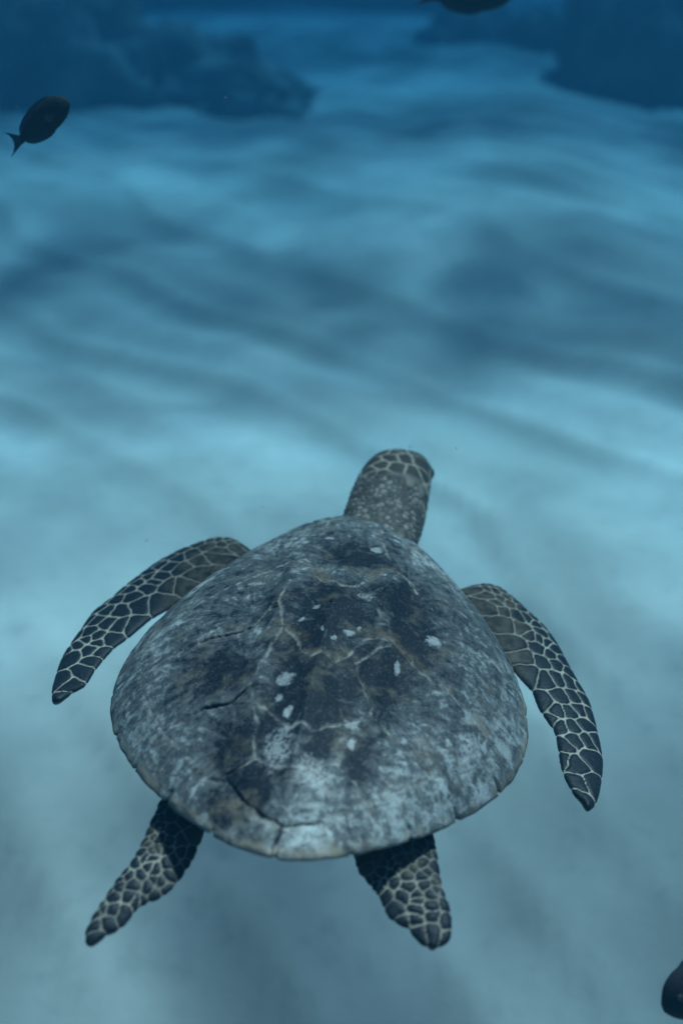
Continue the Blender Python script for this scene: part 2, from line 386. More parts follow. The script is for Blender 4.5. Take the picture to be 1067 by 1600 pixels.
is_v = ((wx > xl) & (wx < xr) & (wy > -.205)) | ((wx < 0) & (cl == 4)) | ((wx >= 0) & (cr == 4))
vidx = np.where(((wx < 0) & (cl == 4)) | ((wx >= 0) & (cr == 4)), 4, vidx)
lab = np.where(is_v, vidx, np.where(wx < 0, 10 + np.minimum(cl, 3), 20 + np.minimum(cr, 3)))
is_m = rr > rho_m
lab = np.where(is_m, np.where(tt < 0, 30, 60) + np.clip(np.floor(mpos), 0, NM - 1).astype(int), lab)

# distances to the seams
def dl(lines):
    return np.min([seg_dist(wx, wy, s) for s in lines], axis=0)
inner = rr < rho_m
d_v = dl([V_LEFT, V_RIGHT] + V_SEAMS)
d_c = dl(C_LEFT + C_RIGHT)
d_in = np.where(inner, np.minimum(d_v, d_c), 9)
R0 = np.hypot(*rim(np.abs(tt)))
d_ring = np.abs(rr - rho_m) * R0
d_marg = np.where(is_m, mfrac, 9)
strong = [[(-.153, -.037), (-.120, -.026), (-.098, -.020), (-.080, -.009), (-.068, .020)],
          [(-.115, -.134), (-.089, -.129), (-.078, -.126), (-.070, -.116), (-.060, -.109)],
          [(-.072, -.217), (-.055, -.206), (-.042, -.199)],
          [(.060, -.101), (.066, -.118)], [(.068, -.122), (.087, -.133)],
          [(-.066, -.217), (-.045, -.242), (-.025, -.256), (-.001, -.266), (.014, -.265), (.041, -.250)],
          [(-.001, -.267), (-.001, -.30)]]
wide = [.0006, .0013, .0011, .0008, .0011, .0015, .0016]
crack = np.zeros(len(sx)); fold = np.zeros(len(sx))
for k, (s, w_) in enumerate(zip(strong, wide)):
    e0_, e1_ = np.array(s[0]), np.array(s[-1])
    ends = np.minimum(np.hypot(sx - e0_[0], sy - e0_[1]), np.hypot(sx - e1_[0], sy - e1_[1]))
    d = seg_dist(wx, wy, s)
    w2 = w_ * (.35 + .65 * sstep(0, .018, ends)) * (.75 + .7 * perlin(P3 * 70, 62 + k))
    crack = np.maximum(crack, (1 - sstep(w2 * .3, w2 * 1.7, d)) * sstep(-.002, .008, ends if k < 5 else ends + .02))
for s, w_ in ((strong[5], .010), (strong[6], .006), (strong[2], .008), ([(-.066, -.217), (-.10, -.19), (-.085, -.165)], .012)):
    fold = np.maximum(fold, np.exp(-(seg_dist(wx, wy, s) / w_) ** 2))
brk = sstep(-.25, .35, perlin(P3 * 28, 57))
brk2 = sstep(-.15, .35, perlin(P3 * 85, 64) + .4 * perlin(P3 * 30, 65))
groove = (1 - sstep(.0003, .0020, d_in)) * (.35 + .65 * brk) + .45 * (1 - sstep(.0002, .0018, d_ring)) * brk
groove = np.clip(groove + .7 * (1 - sstep(.0003, .0018, d_marg)), 0, 1)
pale = np.clip((1 - sstep(.0004, .0034, np.where(inner, np.minimum(d_c, dl(V_SEAMS)), 9))) * (.12 + .8 * brk2), 0, 1)
pale = np.maximum(pale, .7 * (1 - sstep(.0006, .0035, np.where(inner, d_v, 9))) * brk)
pale = np.maximum(pale, .5 * (1 - sstep(.001, .006, d_ring)) * brk)
above = np.zeros(len(sx), bool)
for s in (V_SEAMS[0], V_SEAMS[1], C_RIGHT[1]):
    above |= ~below(s, wx, wy) & (seg_dist(wx, wy, s) < .03)
rust = np.clip((1 - sstep(.003, .017, dl(V_SEAMS[1:2] + V_SEAMS[0:1] + C_RIGHT[1:2]) + .007 * perlin(P3 * 60, 58))), 0, 1) * inner * np.where(above, 1, .25) * sstep(-.35, .3, perlin(P3 * 33, 63))

# overlapping edges along the big cracks
step = np.zeros(len(sx))
for s, side in ((strong[0], 1), (strong[1], 1), (strong[2], 1)):
    a = np.array(sorted(s)); d = seg_dist(wx, wy, s)
    up = wy > np.interp(wx, a[:, 0], a[:, 1])
    step += np.where(up, 1, -.3) * .0022 * np.exp(-d / .009)
hgt = step - .0016 * groove - .0030 * crack - .0030 * fold + .0011 * fbm(P3 * 26, 4, 60) + .0005 * perlin(P3 * 130, 66)
hgt += .0035 * np.exp(-(sx / .03) ** 2) * sstep(.12, -.10, sy) * sstep(-.27, -.2, sy) * (.6 + .4 * np.cos((sy + .10) * 2 * np.pi / .105))
hgt += .009 * np.exp(-np.abs(sx) / .022) * sstep(.20, .0, sy) * sstep(-.28, -.2, sy)
hgt += .0060 * np.exp(-((np.abs(sx - .004) - .060) / .016) ** 2) * sstep(.22, .1, sy) * sstep(-.2, -.1, sy)
hgt += .004 * perlin(P3 * 9, 67) * sstep(1, .9, rr)

# pigment: dark blotches in the middle, pale crust and rubbed patches
dark = np.zeros(len(sx))
for (a_, b_, p_, q_) in DARK:
    dark = np.maximum(dark, np.exp(-(((wx - a_) / p_) ** 2 + ((wy - b_) / q_) ** 2) * 1.1))
white = np.zeros(len(sx))
nz1 = fbm(P3 * 120, 3, 70); nz2 = fbm(P3 * 260, 2, 75)
for k, (a_, b_, p_, q_) in enumerate(WHITE):
    r_ = np.sqrt(((wx - a_) / p_) ** 2 + ((wy - b_) / q_) ** 2) + .42 * nz1
    v_ = (1 - sstep(.65, 1.15, r_ + .3 * nz2)) * (.75 + .25 * ((k * 7) % 5) / 4)
    if p_ > .010:
        v_ *= .75 * sstep(-.25, .35, nz2 + .3 * (1 - r_))
    white = np.maximum(white, v_)
# growth streaks fanning out from the hind corner of every scute
streak = np.zeros(len(sx))
for L in np.unique(lab):
    s = lab == L
    cx_, cy_ = sx[s].mean(), sy[s].mean()
    if L >= 30:
        cx_, cy_ = cx_ * .6, cy_ * .6
    elif L >= 10:
        cx_ += -.05 * np.sign(cx_) * .6; cy_ -= .02
    else:
        cy_ -= .03
    an = np.arctan2(sy[s] - cy_, sx[s] - cx_); r_ = np.hypot(sx[s] - cx_, sy[s] - cy_)
    v = np.stack([np.cos(an) * 9, np.sin(an) * 9, r_ * 22 + L * 3.1], -1)
    streak[s] = fbm(v, 3, 120, .6)
# scratches
scr = np.zeros(len(sx))
for k in range(90):
    a_ = rng.uniform(-.22, .22); b_ = rng.uniform(-.25, .2); g_ = rng.uniform(0, np.pi); L_ = rng.uniform(.008, .035)
    bend = rng.normal(0, .25)
    c_, s_ = np.cos(g_), np.sin(g_)
    ln = [(a_ - c_ * L_, b_ - s_ * L_), (a_ - s_ * L_ * bend * .5, b_ + c_ * L_ * bend * .5), (a_ + c_ * L_, b_ + s_ * L_)]
    near = (np.abs(sx - a_) < .05) & (np.abs(sy - b_) < .05)
    if near.any():
        scr[near] = np.maximum(scr[near], rng.uniform(.35, 1) * (1 - sstep(.0003, .0013, seg_dist(sx[near], sy[near], ln))))

# outward normal of the smooth shell for the relief, and a bevelled, slightly notched rim
def grid_normals(px, py, pz):
    A = np.stack([px, py, pz], -1).reshape(NR_, NT_, 3)
    dt = np.roll(A, -1, 1) - np.roll(A, 1, 1)
    dr = np.gradient(A, axis=0)
    n = np.cross(dt, dr); n /= np.linalg.norm(n, axis=-1, keepdims=True) + 1e-12
    n[n[..., 2] < 0] *= 1
    return n.reshape(-1, 3)
nrm = grid_normals(sx, sy, sz)
if nrm[:, 2].mean() < 0:
    nrm = -nrm
notch = (1 - sstep(.0006, .0035, mfrac)) * sstep(.955, 1, rr) * (.5 + .5 * brk)
shrink = 1 - .020 * notch - .007 * sstep(.97, 1, rr) * perlin(P3 * 55, 81)
top = np.stack([sx * shrink, sy * shrink, sz], -1) + nrm * (hgt * sstep(1.0, .985, rr))[:, None]

idx = np.arange(NR_ * NT_).reshape(NR_, NT_)
q = np.stack([idx[:-1], np.roll(idx[:-1], -1, 1), np.roll(idx[1:], -1, 1), idx[1:]], -1).reshape(-1, 4)
full = mesh_np('carapace_surface', top, q)
nv = np.zeros(len(top) * 3, np.float32); full.vertices.foreach_get('normal', nv); nv = nv.reshape(-1, 3)
flip = nv[:, 2].mean() < 0
if flip:
    q = q[:, ::-1]; nv = -nv
bpy.data.meshes.remove(full)

m = NT('carapace')
oc = m.coord()
a_d, a_w, a_p, a_c, a_r, a_s, a_e = (m.att(k) for k in ('dark', 'white', 'pale', 'crack', 'rust', 'scratch', 'edge'))
a_k, a_m = m.att('streak'), m.att('rimness')
n1 = m.noise(34, 6, .62, oc, .6); n2 = m.noise(110, 5, .65, oc, .3); n3 = m.noise(420, 3, .6, oc); n4 = m.noise(13, 4, .6, oc)
n5 = m.noise(55, 6, .7, oc, 1.2)
# how much pale, rubbed keratin shows against the dark pigment
lum = m.math('ADD', m.math('MULTIPLY', m.math('SUBTRACT', n5, .5), 1.5), m.math('MULTIPLY', m.math('SUBTRACT', n4, .5), 1.1))
lum = m.math('ADD', lum, m.math('ADD', m.math('MULTIPLY', a_d, -.78), m.math('MULTIPLY', a_m, .22)))
lum = m.math('ADD', lum, m.math('ADD', m.math('MULTIPLY', a_k, .24), .09))
lum = m.math('ADD', lum, m.math('MULTIPLY', m.math('SUBTRACT', n2, .5), 1.35))
base = m.mix(m.ramp(lum, -.40, .22), (.008, .013, .020), (.110, .115, .115))
base = m.mix(m.ramp(lum, .14, .72), base, (.43, .44, .43))
base = m.mix(m.ramp(n1, .50, .70, 0, .42), base, (.25, .20, .14))
base = m.mix(m.ramp(n3, .55, .70, 0, .6), base, (.025, .032, .042))
base = m.mix(m.ramp(n3, .44, .30, 0, .22), base, (.40, .42, .43))
base = m.mix(m.math('MULTIPLY', a_r, m.ramp(n2, .35, .6, .15, .8)), base, (.20, .140, .088))
base = m.mix(m.math('MULTIPLY', a_p, m.ramp(n2, .32, .60, .15, .95)), base, (.44, .41, .36))
base = m.mix(m.math('MULTIPLY', a_s, .8), base, (.022, .030, .042))
base = m.mix(m.math('MULTIPLY', a_w, m.ramp(n3, .3, .6, .95, .55)), base, (.60, .60, .59))
base = m.mix(m.math('MULTIPLY', a_e, m.ramp(n1, .38, .60, .05, .75)), base, (.38, .31, .23))
base = m.mix(a_c, base, (.012, .014, .018))
m.l(base, m.b.inputs['Base Color'])
m.b.inputs['Roughness'].default_value = .62
m.b.inputs['Specular IOR Level'].default_value = .2
hb = m.math('ADD', m.math('MULTIPLY', n2, .6), m.math('ADD', m.math('MULTIPLY', n3, .35), m.math('MULTIPLY', a_w, .5)))
m.l(m.bump(hb, .55, .0022), m.b.inputs['Normal'])
CARA = m.m

rimness = sstep(.45, 1, rr) * (.6 + .4 * sstep(.1, -.2, sy)) + .35 * sstep(.0, .15, sx) * sstep(.0, -.2, sy)
edge_attr = sstep(.975, .992, rr)
crack_all = np.clip(crack + .55 * groove * sstep(-.1, .5, perlin(P3 * 40, 59)), 0, 1)
scute_attrs = dict(dark=dark, white=white * (1 - crack), pale=pale, crack=crack_all, rust=rust, scratch=scr, edge=edge_attr, streak=streak, rimness=rimness)

# the bony shell below the scutes: rim thickness and underside
rim_i = idx[-1]
e0 = top[rim_i]
cen = np.array([0, SH['yc'], 0])
inw = e0 - cen; inw[:, 2] = 0; inw /= np.linalg.norm(inw, axis=1, keepdims=True)
rows = [e0 + inw * .0004 + np.array([0, 0, -.0004])]
for din, dz in ((.0010, -.0012), (.0008, -.0028), (-.0020, -.0045), (-.010, -.0065), (-.035, -.004), (-.075, .004)):
    rows.append(e0 + inw * din + np.array([0, 0, dz]))
base_v = np.concatenate(rows)
nr_ = len(rows)
bi = np.arange(nr_ * NT_).reshape(nr_, NT_)
bq = np.stack([bi[:-1], np.roll(bi[:-1], -1, 1), np.roll(bi[1:], -1, 1), bi[1:]], -1).reshape(-1, 4)
# inner cap under the scutes
cap = top - nrm * .006
cap_sel = idx[np.linspace(0, int(NR_ * .8), 20).astype(int)]
cap_v = cap[cap_sel.ravel()]
ci = np.arange(len(cap_v)).reshape(cap_sel.shape) + len(base_v)
cq = np.stack([ci[:-1], np.roll(ci[:-1], -1, 1), np.roll(ci[1:], -1, 1), ci[1:]], -1).reshape(-1, 4)
me = mesh_np('carapace', np.concatenate([base_v, cap_v]), np.concatenate([bq, cq]))
nb = len(base_v) + len(cap_v)
for k in scute_attrs:
    attr(me, k, np.ones(nb) * .7 if k == 'edge' else np.zeros(nb))
carapace = obj('carapace', me, CARA, turtle)

# scutes: every plate is a mesh of its own
flab = lab[q[:, 0]]
for L in np.unique(flab):
    fq = q[flab == L]
    if len(fq) < 60:
        # stray slivers join the neighbouring plate
        continue
    vs, inv = np.unique(fq.ravel(), return_inverse=True)
    me = mesh_np('scute', top[vs], inv.reshape(-1, 4))
    for k, v in scute_attrs.items():
        attr(me, k, v[vs])
    me.normals_split_custom_set_from_vertices(nv[vs].tolist())
    obj('scute', me, CARA, carapace)

# ---- body: neck, head, trunk and four flippers grown into one skin
parts_v, parts_f, off = [], [], 0
def add_closed(grid):
    """grid (n,k,3): rings closed around k, capped at both ends"""
    global off
    n, k, _ = grid.shape
    v = np.concatenate([grid.reshape(-1, 3), grid[0].mean(0)[None], grid[-1].mean(0)[None]])
    i = np.arange(n * k).reshape(n, k)
    f = []
    a, b = i[:-1], i[1:]
    quad = np.stack([a, np.roll(a, -1, 1), np.roll(b, -1, 1), b], -1).reshape(-1, 4)
    f += [(x_[0], x_[1], x_[2]) for x_ in quad] + [(x_[0], x_[2], x_[3]) for x_ in quad]
    for j in range(k):
        f.append((n * k, i[0, (j + 1) % k], i[0, j]))
        f.append((n * k + 1, i[-1, j], i[-1, (j + 1) % k]))
    parts_v.append(v); parts_f.append(np.array(f) + off); off += len(v)

def resample(line, n, pw=1.0):
    line = np.array(line, float)
    s = np.concatenate([[0], np.cumsum(np.hypot(*np.diff(line, axis=0).T))]); s /= s[-1]
    u_ = np.linspace(0, 1, n)
    for _ in range(1):
        out = np.stack([np.interp(u_, s, line[:, k]) for k in (0, 1)], -1)
    ker = np.array([1, 2, 1]) / 4
    for _ in range(4):
        out[1:-1] = .25 * out[:-2] + .5 * out[1:-1] + .25 * out[2:]
    return out

def flipper(D, lead_root, trail_root, T0, T1):
    z0, a_, b_ = D['plane']
    tip = (np.array(D['lead'][-1]) + np.array(D['trail'][0])) / 2
    lead = resample(lead_root + D['lead'], 110)
    trail = resample((D['trail'] + trail_root)[::-1], 110)
    ts = np.linspace(0, 1, 34)
    rings = []
    for i_ in range(110):
        u_ = i_ / 109
        T = T0 + (T1 - T0) * u_ ** .7
        c = lead[i_] + (trail[i_] - lead[i_]) * ts[:, None]
        width = np.hypot(*(trail[i_] - lead[i_]))
        prof = 2.1 * np.sqrt(ts) * (1 - ts) ** .75
        hh = np.minimum(T, width * .5) * prof + .0011 * np.minimum(1, np.minimum(ts, 1 - ts) * 12 + .3)
        zc = z0 + a_ * c[:, 0] + b_ * c[:, 1]
        up = np.column_stack([c, zc + hh]); dn = np.column_stack([c, zc - hh])[::-1]
        rings.append(np.concatenate([up, dn]))
    add_closed(np.array(rings))

flipper(LF, [(-.06, .19), (-.10, .245), (-.135, .285)], [(-.215, .150), (-.16, .12), (-.09, .10)], .026, .004)
flipper(RF, [(.06, .18), (.10, .22), (.14, .255)], [(.21, .135), (.16, .12), (.09, .10)], .026, .004)
flipper(LR, [(-.10, -.10), (-.125, -.15)], [(-.084, -.205), (-.07, -.17), (-.05, -.12)], .016, .0035)
flipper(RR, [(.10, -.10), (.130, -.15)], [(.068, -.205), (.06, -.17), (.045, -.12)], .016, .0035)

RINGS = [(.000, .12, -.015, .05, .03, .04), (.015, .20, .000, .055, .040, .045), (.028, .30, .005, .058, .045, .05), (.034, .36, .010, .059, .046, .05),
         (.037, .42, .015, .059, .048, .05), (.040, .47, .018, .056, .047, .05), (.0445, .51, .017, .051, .043, .048),
         (.049, .542, .009, .043, .036, .04), (.052, .566, -.004, .028, .026, .03), (.053, .58, -.014, .012, .013, .016)]
R_ = np.array(RINGS)
u0 = np.linspace(0, 1, len(R_)); u1 = np.linspace(0, 1, 90)
Ri = np.stack([np.interp(u1, u0, R_[:, k]) for k in range(6)], -1)
for _ in range(12):
    Ri[1:-1] = .25 * Ri[:-2] + .5 * Ri[1:-1] + .25 * Ri[2:]
aa = np.linspace(0, 2 * np.pi, 64, endpoint=False)
cs, sn = np.cos(aa), np.sin(aa)
kk = (np.abs(cs) ** 2.4 + np.abs(sn) ** 2.4) ** (-1 / 2.4)
ring = lambda x_, y_, z_, w_, u_, d_: np.stack([x_ + w_ * cs * kk, np.full(64, y_), z_ + np.where(sn > 0, u_, d_) * sn * kk], -1)
add_closed(np.array([ring(*r_) for r_ in Ri]))
# brow bulges over the eyes
def blob(c, r):
    ph = np.linspace(.05, np.pi - .05, 16)
    add_closed(np.array([np.stack([c[0] + r[0] * np.sin(p) * cs, c[1] + r[1] * np.sin(p) * sn, np.full(64, c[2] + r[2] * np.cos(p))], -1) for p in ph[::-1]]))
blob((.084, .512, .022), (.013, .020, .016)); blob((.006, .508, .022), (.013, .020, .016))
# trunk under the shell
tr_ = []
tha = np.linspace(0, 2 * np.pi, 96, endpoint=False)
for f_, dz in ((.02, .030), (.40, .028), (.70, .012), (.82, -.004), (.86, -.018), (.84, -.034), (.74, -.052), (.50, -.066), (.02, -.072)):
    x_, y_ = rim(tha)
    zz = (SH['zf'] * np.cos(2 * tha)) * f_ ** 3 * .8
    tr_.append(np.stack([x_ * f_, SH['yc'] + (y_ - SH['yc']) * f_, zz + dz], -1))
add_closed(np.array(tr_)[::-1])

raw = mesh_np('raw_body', np.concatenate(parts_v), np.concatenate(parts_f))
tmp = bpy.data.objects.new('raw_body', raw); C.objects.link(tmp)
md = tmp.modifiers.new('r', 'REMESH'); md.mode = 'VOXEL'; md.voxel_size = .0015; md.use_smooth_shade = True
dg = bpy.context.evaluated_depsgraph_get()
body_me = bpy.data.meshes.new_from_object(tmp.evaluated_get(dg))
bpy.data.objects.remove(tmp); bpy.data.meshes.remove(raw)
body_me.name = 'body'
nvv = len(body_me.vertices)
bv = np.zeros(nvv * 3, np.float32); body_me.vertices.foreach_get('co', bv); bv = bv.reshape(-1, 3).astype(float)
# light smoothing of the voxel steps
ne = len(body_me.edges); ed = np.zeros(ne * 2, np.int32); body_me.edges.foreach_get('vertices', ed); ed = ed.reshape(-1, 2)
deg = np.bincount(ed.ravel(), minlength=nvv)[:, None]
for _ in range(5):
    acc = np.stack([np.bincount(ed[:, 0], bv[ed[:, 1], k], nvv) + np.bincount(ed[:, 1], bv[ed[:, 0], k], nvv) for k in range(3)], -1)
    bv = .45 * bv + .55 * acc / np.maximum(deg, 1)
body_me.vertices.foreach_set('co', bv.astype(np.float32).ravel()); body_me.update()
bn = np.zeros(nvv * 3, np.float32); body_me.vertices.foreach_get('normal', bn); bn = bn.reshape(-1, 3).astype(float)

seam_d = np.full(nvv, .02); sid = np.zeros(nvv); fine = np.zeros(nvv)
def scales(sel, sites, dims=2, seed=0):
    s = np.asarray(sites, float); i_ = np.where(sel)[0]
    wob = np.stack([perlin(bv[i_] * 90 + 5 * k, 90 + k) for k in range(dims)], -1) * .0019
    p = bv[i_][:, :dims] + wob
    if len(s) > 150:                                            # many sites: look only at the nearest few
        kd = KDTree(len(s))
        for k, c_ in enumerate(s):
            kd.insert(c_, k)
        kd.balance()
        near = np.array([[r_[1] for r_ in kd.find_n(c_, 6)] for c_ in p])
        d2 = ((p[:, None, :] - s[near]) ** 2).sum(-1)
        dist = np.sqrt(((s[near[:, :1]] - s[near]) ** 2).sum(-1)) + 1e-9
        b = ((d2 - d2[:, :1]) / (2 * dist))[:, 1:]
        b = np.sort(b, 1)[:, :3]
        seam_d[i_] = -.0006 * np.log(np.exp(-b / .0006).sum(1))
        sid[i_] = ((near[:, 0] * 37 + seed * 13) % 101) / 101.0
        return
    for k in range(0, len(i_), 40000):
        pp = p[k:k + 40000]
        d2 = ((pp[:, None, :] - s[None]) ** 2).sum(-1)
        o1 = d2.argmin(1); f1 = d2[np.arange(len(pp)), o1]
        dist = np.sqrt(((s[o1][:, None, :] - s[None]) ** 2).sum(-1)) + 1e-9
        b = (d2 - f1[:, None]) / (2 * dist)
        b[np.arange(len(pp)), o1] = .02
        b = np.sort(b, 1)[:, :3]
        kk_ = .0013 if seed < 3 else .0007
        sm = -kk_ * np.log(np.exp(-b / kk_).sum(1))       # rounded corners
        seam_d[i_[k:k + 40000]] = sm
        sid[i_[k:k + 40000]] = ((o1 * 37 + seed * 13) % 101) / 101.0

def fill(sites, lo, hi, gap, n, inside=None):
    """extra small scales where the traced ones leave room"""
    s = [tuple(p) for p in sites]
    for _ in range(n):
        p = (rng.uniform(lo[0], hi[0]), rng.uniform(lo[1], hi[1]))
        if min((p[0] - a_[0]) ** 2 + (p[1] - a_[1]) ** 2 for a_ in s) > gap ** 2:
            s.append(p)
    return s
bx, by, bz = bv.T
is_head = (by > .262) & (np.abs(bx - .035) < .072) | (by > .36) & (np.abs(bx - .04) < .09)
scales((bx < -.075) & (by > .05) & ~is_head | (bx < -.24) & (by > -.1), LF['sites'], seed=1)
scales((bx > .105) & (by > .05) & ~is_head | (bx > .24) & (by > -.12), RF['sites'], seed=2)
scales((bx < -.04) & (by < -.15) & (bx > -.22), fill(LR['sites'], (-.14, -.21), (-.08, -.15), .011, 200), seed=3)
scales((bx > .04) & (by < -.13) & (bx < .22), fill(RR['sites'], (.06, -.20), (.16, -.13), .011, 200), seed=4)
# head: large shields on the crown, small pebbled scales on the neck
hs = list(HEAD_SITES)
h3 = [(a_, b_, 0.055) for a_, b_ in hs]
neck = []
for _ in range(9000):
    p = (rng.uniform(-.04, .12), rng.uniform(.235, .44), rng.uniform(-.05, .07))
    if p[1] > .405 and p[2] > .03 and p[1] > .44 - .5 * max(0, p[0] - .02) - .02:
        continue
    na = np.array(neck) if neck else np.full((1, 3), 9.0)
    if ((na - p) ** 2).sum(1).min() > .0062 ** 2 and ((np.array(hs) - p[:2]) ** 2).sum(1).min() > .011 ** 2:
        neck.append(p)
side = [(x_, y_, z_) for y_ in (.45, .485, .52, .548) for x_, z_ in ((-.014, .012), (-.010, -.022), (.098, .012), (.094, -.022))] + [(.05, .56, .012), (.035, .56, .012), (.066, .555, .012)]
scales(is_head, h3 + side + neck, 3, 5)
fine = np.where(is_head & (by < .43), 1.0, 0.0) * sstep(.44, .41, by)
seamw = np.where(is_head, np.where(fine > .5, .0010, .0021), np.where(by < 0, .00058, .00078))
seamw = seamw * (1 + .25 * perlin(bv * 60, 95))
seam = 1 - sstep(seamw * .45, seamw * 1.35, seam_d)
nearbody = sstep(.30, .215, np.abs(bx)) * (by > 0) * ~is_head + 0.0
bump_h = .0013 * sstep(0, .0042, seam_d) + .0002 * perlin(bv * 220, 96) + np.where(fine > .5, .0007, 0) * sstep(0, .002, seam_d)
bump_h *= np.where((np.abs(bx) < .19) & (by < .30) & (by > -.16), 0, 1)
bv2 = bv + bn * bump_h[:, None]
body_me.vertices.foreach_set('co', bv2.astype(np.float32).ravel()); body_me.update()
body_me.polygons.foreach_set('use_smooth', np.ones(len(body_me.polygons), bool))
attr(body_me, 'seam', seam); attr(body_me, 'scale_id', sid); attr(body_me, 'pebble', fine)
attr(body_me, 'brown', np.clip(nearbody + sstep(-.29, -.21, by) * (by < 0) * (np.abs(bx) < .22) * .7 * (.4 + .9 * sstep(-.3, .4, perlin(bv * 30, 97))) + is_head * .8 + .2 * (by < -.15), 0, 1))
attr(body_me, 'rear', (by < -.1) * sstep(-.5, .3, perlin(bv * 40, 98)))
attr(body_me, 'crown', is_head * 1.0)
attr(body_me, 'belly', sstep(.2, -.6, bn[:, 2]))

m = NT('turtle_skin')
oc = m.coord()
s_, i_, pb, br, be = (m.att(k) for k in ('seam', 'scale_id', 'pebble', 'brown', 'belly'))
k1 = m.noise(70, 5, .6, oc); k2 = m.noise(300, 3, .6, oc)
blue = m.mix(k1, (.005, .009, .014), (.018, .023, .029))
brown = m.mix(m.ramp(k1, .35, .65), (.020, .019, .017), (.085, .068, .050))
bsel = m.ramp(m.math('ADD', m.math('MULTIPLY', br, .75), m.math('MULTIPLY', i_, .30)), .45, .85)
sc1 = m.mix(bsel, blue, brown)
sc1 = m.mix(m.math('MULTIPLY', m.att('crown'), .75), sc1, m.mix(k1, (.040, .038, .036), (.135, .112, .086)))
sc1 = m.mix(m.math('MULTIPLY', pb, m.ramp(i_, .2, .9, .1, .8)), sc1, (.38, .33, .27))
sc1 = m.mix(m.ramp(k2, .55, .75, 0, .35), sc1, (.12, .11, .10))
seamc = m.mix(m.ramp(k1, .3, .7), (.33, .28, .215), (.50, .45, .37))
seamc = m.mix(m.math('MULTIPLY', br, m.ramp(k1, .3, .6, .25, .75)), seamc, (.19, .16, .125))
seamc = m.mix(m.math('MULTIPLY', m.att('rear'), .85), seamc, (.16, .14, .11))
seamc = m.mix(m.math('MULTIPLY', m.att('crown'), .8), seamc, (.50, .41, .30))
seamc = m.mix(pb, seamc, (.085, .078, .068))
cc = m.mix(s_, sc1, seamc)
cc = m.mix(m.math('MULTIPLY', be, .8), cc, (.50, .47, .40))
m.l(cc, m.b.inputs['Base Color'])
m.b.inputs['Roughness'].default_value = .5
m.b.inputs['Specular IOR Level'].default_value = .15
m.l(m.bump(m.math('ADD', k2, m.math('MULTIPLY', k1, .5)), .35, .0012), m.b.inputs['Normal'])
obj('body', body_me, m.m, turtle)

# plastron: pale plate closing the belly
x_, y_ = rim(tha)
pr = []
for f_, dz in ((.02, -.0735), (.45, -.071), (.66, -.0615), (.70, -.058), (.66, -.052), (.40, -.054), (.02, -.056)):
    pr.append(np.stack([x_ * f_, SH['yc'] + (y_ - SH['yc']) * f_ * 1.05, np.full(96, dz - .004)], -1))
pr = np.array(pr)
pi_ = np.arange(pr.shape[0] * 96).reshape(-1, 96)
me = mesh_np('plastron', pr.reshape(-1, 3), np.stack([pi_[:-1], np.roll(pi_[:-1], -1, 1), np.roll(pi_[1:], -1, 1), pi_[1:]], -1).reshape(-1, 4))
m = NT('plastron')
m.l(m.mix(m.noise(20, 4), (.42, .38, .28), (.55, .50, .38)), m.b.inputs['Base Color'])
obj('plastron', me, m.m, turtle)

# eyes
m = NT('eye'); m.l(m.mix(m.noise(60), (.006, .006, .008), (.02, .018, .016)), m.b.inputs['Base Color'])
m.b.inputs['Roughness'].default_value = .12
EYE = m.m
def sphere(name, r, sub=3):
    bm = bmesh.new(); bmesh.ops.create_icosphere(bm, subdivisions=sub, radius=r)
    me = bpy.data.meshes.new(name); bm.to_mesh(me); bm.free()
    for p in me.polygons:
        p.use_smooth = True
    return me
eye_me = sphere('eye', 1)
for c in ((.0935, .516, .021), (-.0035, .512, .021)):
    o = obj('eye', eye_me, None if eye_me.materials else EYE, turtle)
    o.location = c; o.scale = (.0075, .011, .009)

# ------------------------------------------------------------------ surgeonfish (own frame: x to the snout, z up; body length 1)
m = NT('fish_skin')
fc = m.coord()
f1 = m.noise(9, 4, .6, fc); f2 = m.noise(60, 3, .6, fc)
m.l(m.mix(f1, (.010, .013, .018), (.026, .030, .036)), m.b.inputs['Base Color'])
m.b.inputs['Roughness'].default_value = .7
m.b.inputs['Specular IOR Level'].default_value = .15
m.l(m.bump(f2, .2, .01), m.b.inputs['Normal'])
FISH = m.m
m = NT('fish_fin')
m.l(m.mix(m.noise(30), (.012, .020, .040), (.030, .050, .085)), m.b.inputs['Base Color'])
m.b.inputs['Roughness'].default_value = .4
FIN = m.m
m = NT('clear_fin')
m.l(m.mix(m.noise(30), (.02, .025, .03), (.04, .05, .06)), m.b.inputs['Base Color'])
m.b.inputs['Alpha'].default_value = .10
CLEAR = m.m
XS = np.array([0, .03, .08, .15, .25, .38, .52, .66, .78, .88, .95, 1.0, 1.04])
ZT = np.array([.01, .095, .160, .213, .248, .258, .247, .210, .155, .108, .082, .074, .076])
ZB = np.array([-.055, -.105, -.150, -.190, -.228, -.248, -.242, -.205, -.150, -.104, -.078, -.071, -.073])
HW = np.array([.012, .035, .058, .080, .096, .100, .092, .074, .052, .032, .020, .014, .008])
xi = np.linspace(0, 1.04, 60)
zt, zb, hw = (np.interp(xi, XS, a_) for a_ in (ZT, ZB, HW))
for _ in range(3):
    for a_ in (zt, zb, hw):
        a_[1:-1] = .25 * a_[:-2] + .5 * a_[1:-1] + .25 * a_[2:]
al = np.linspace(0, 2 * np.pi, 32, endpoint=False)
G = np.stack([np.stack([np.full(32, -x_), w_ * np.cos(al), (t_ + b_) / 2 + (t_ - b_) / 2 * np.sin(al)], -1) for x_, t_, b_, w_ in zip(xi, zt, zb, hw)])
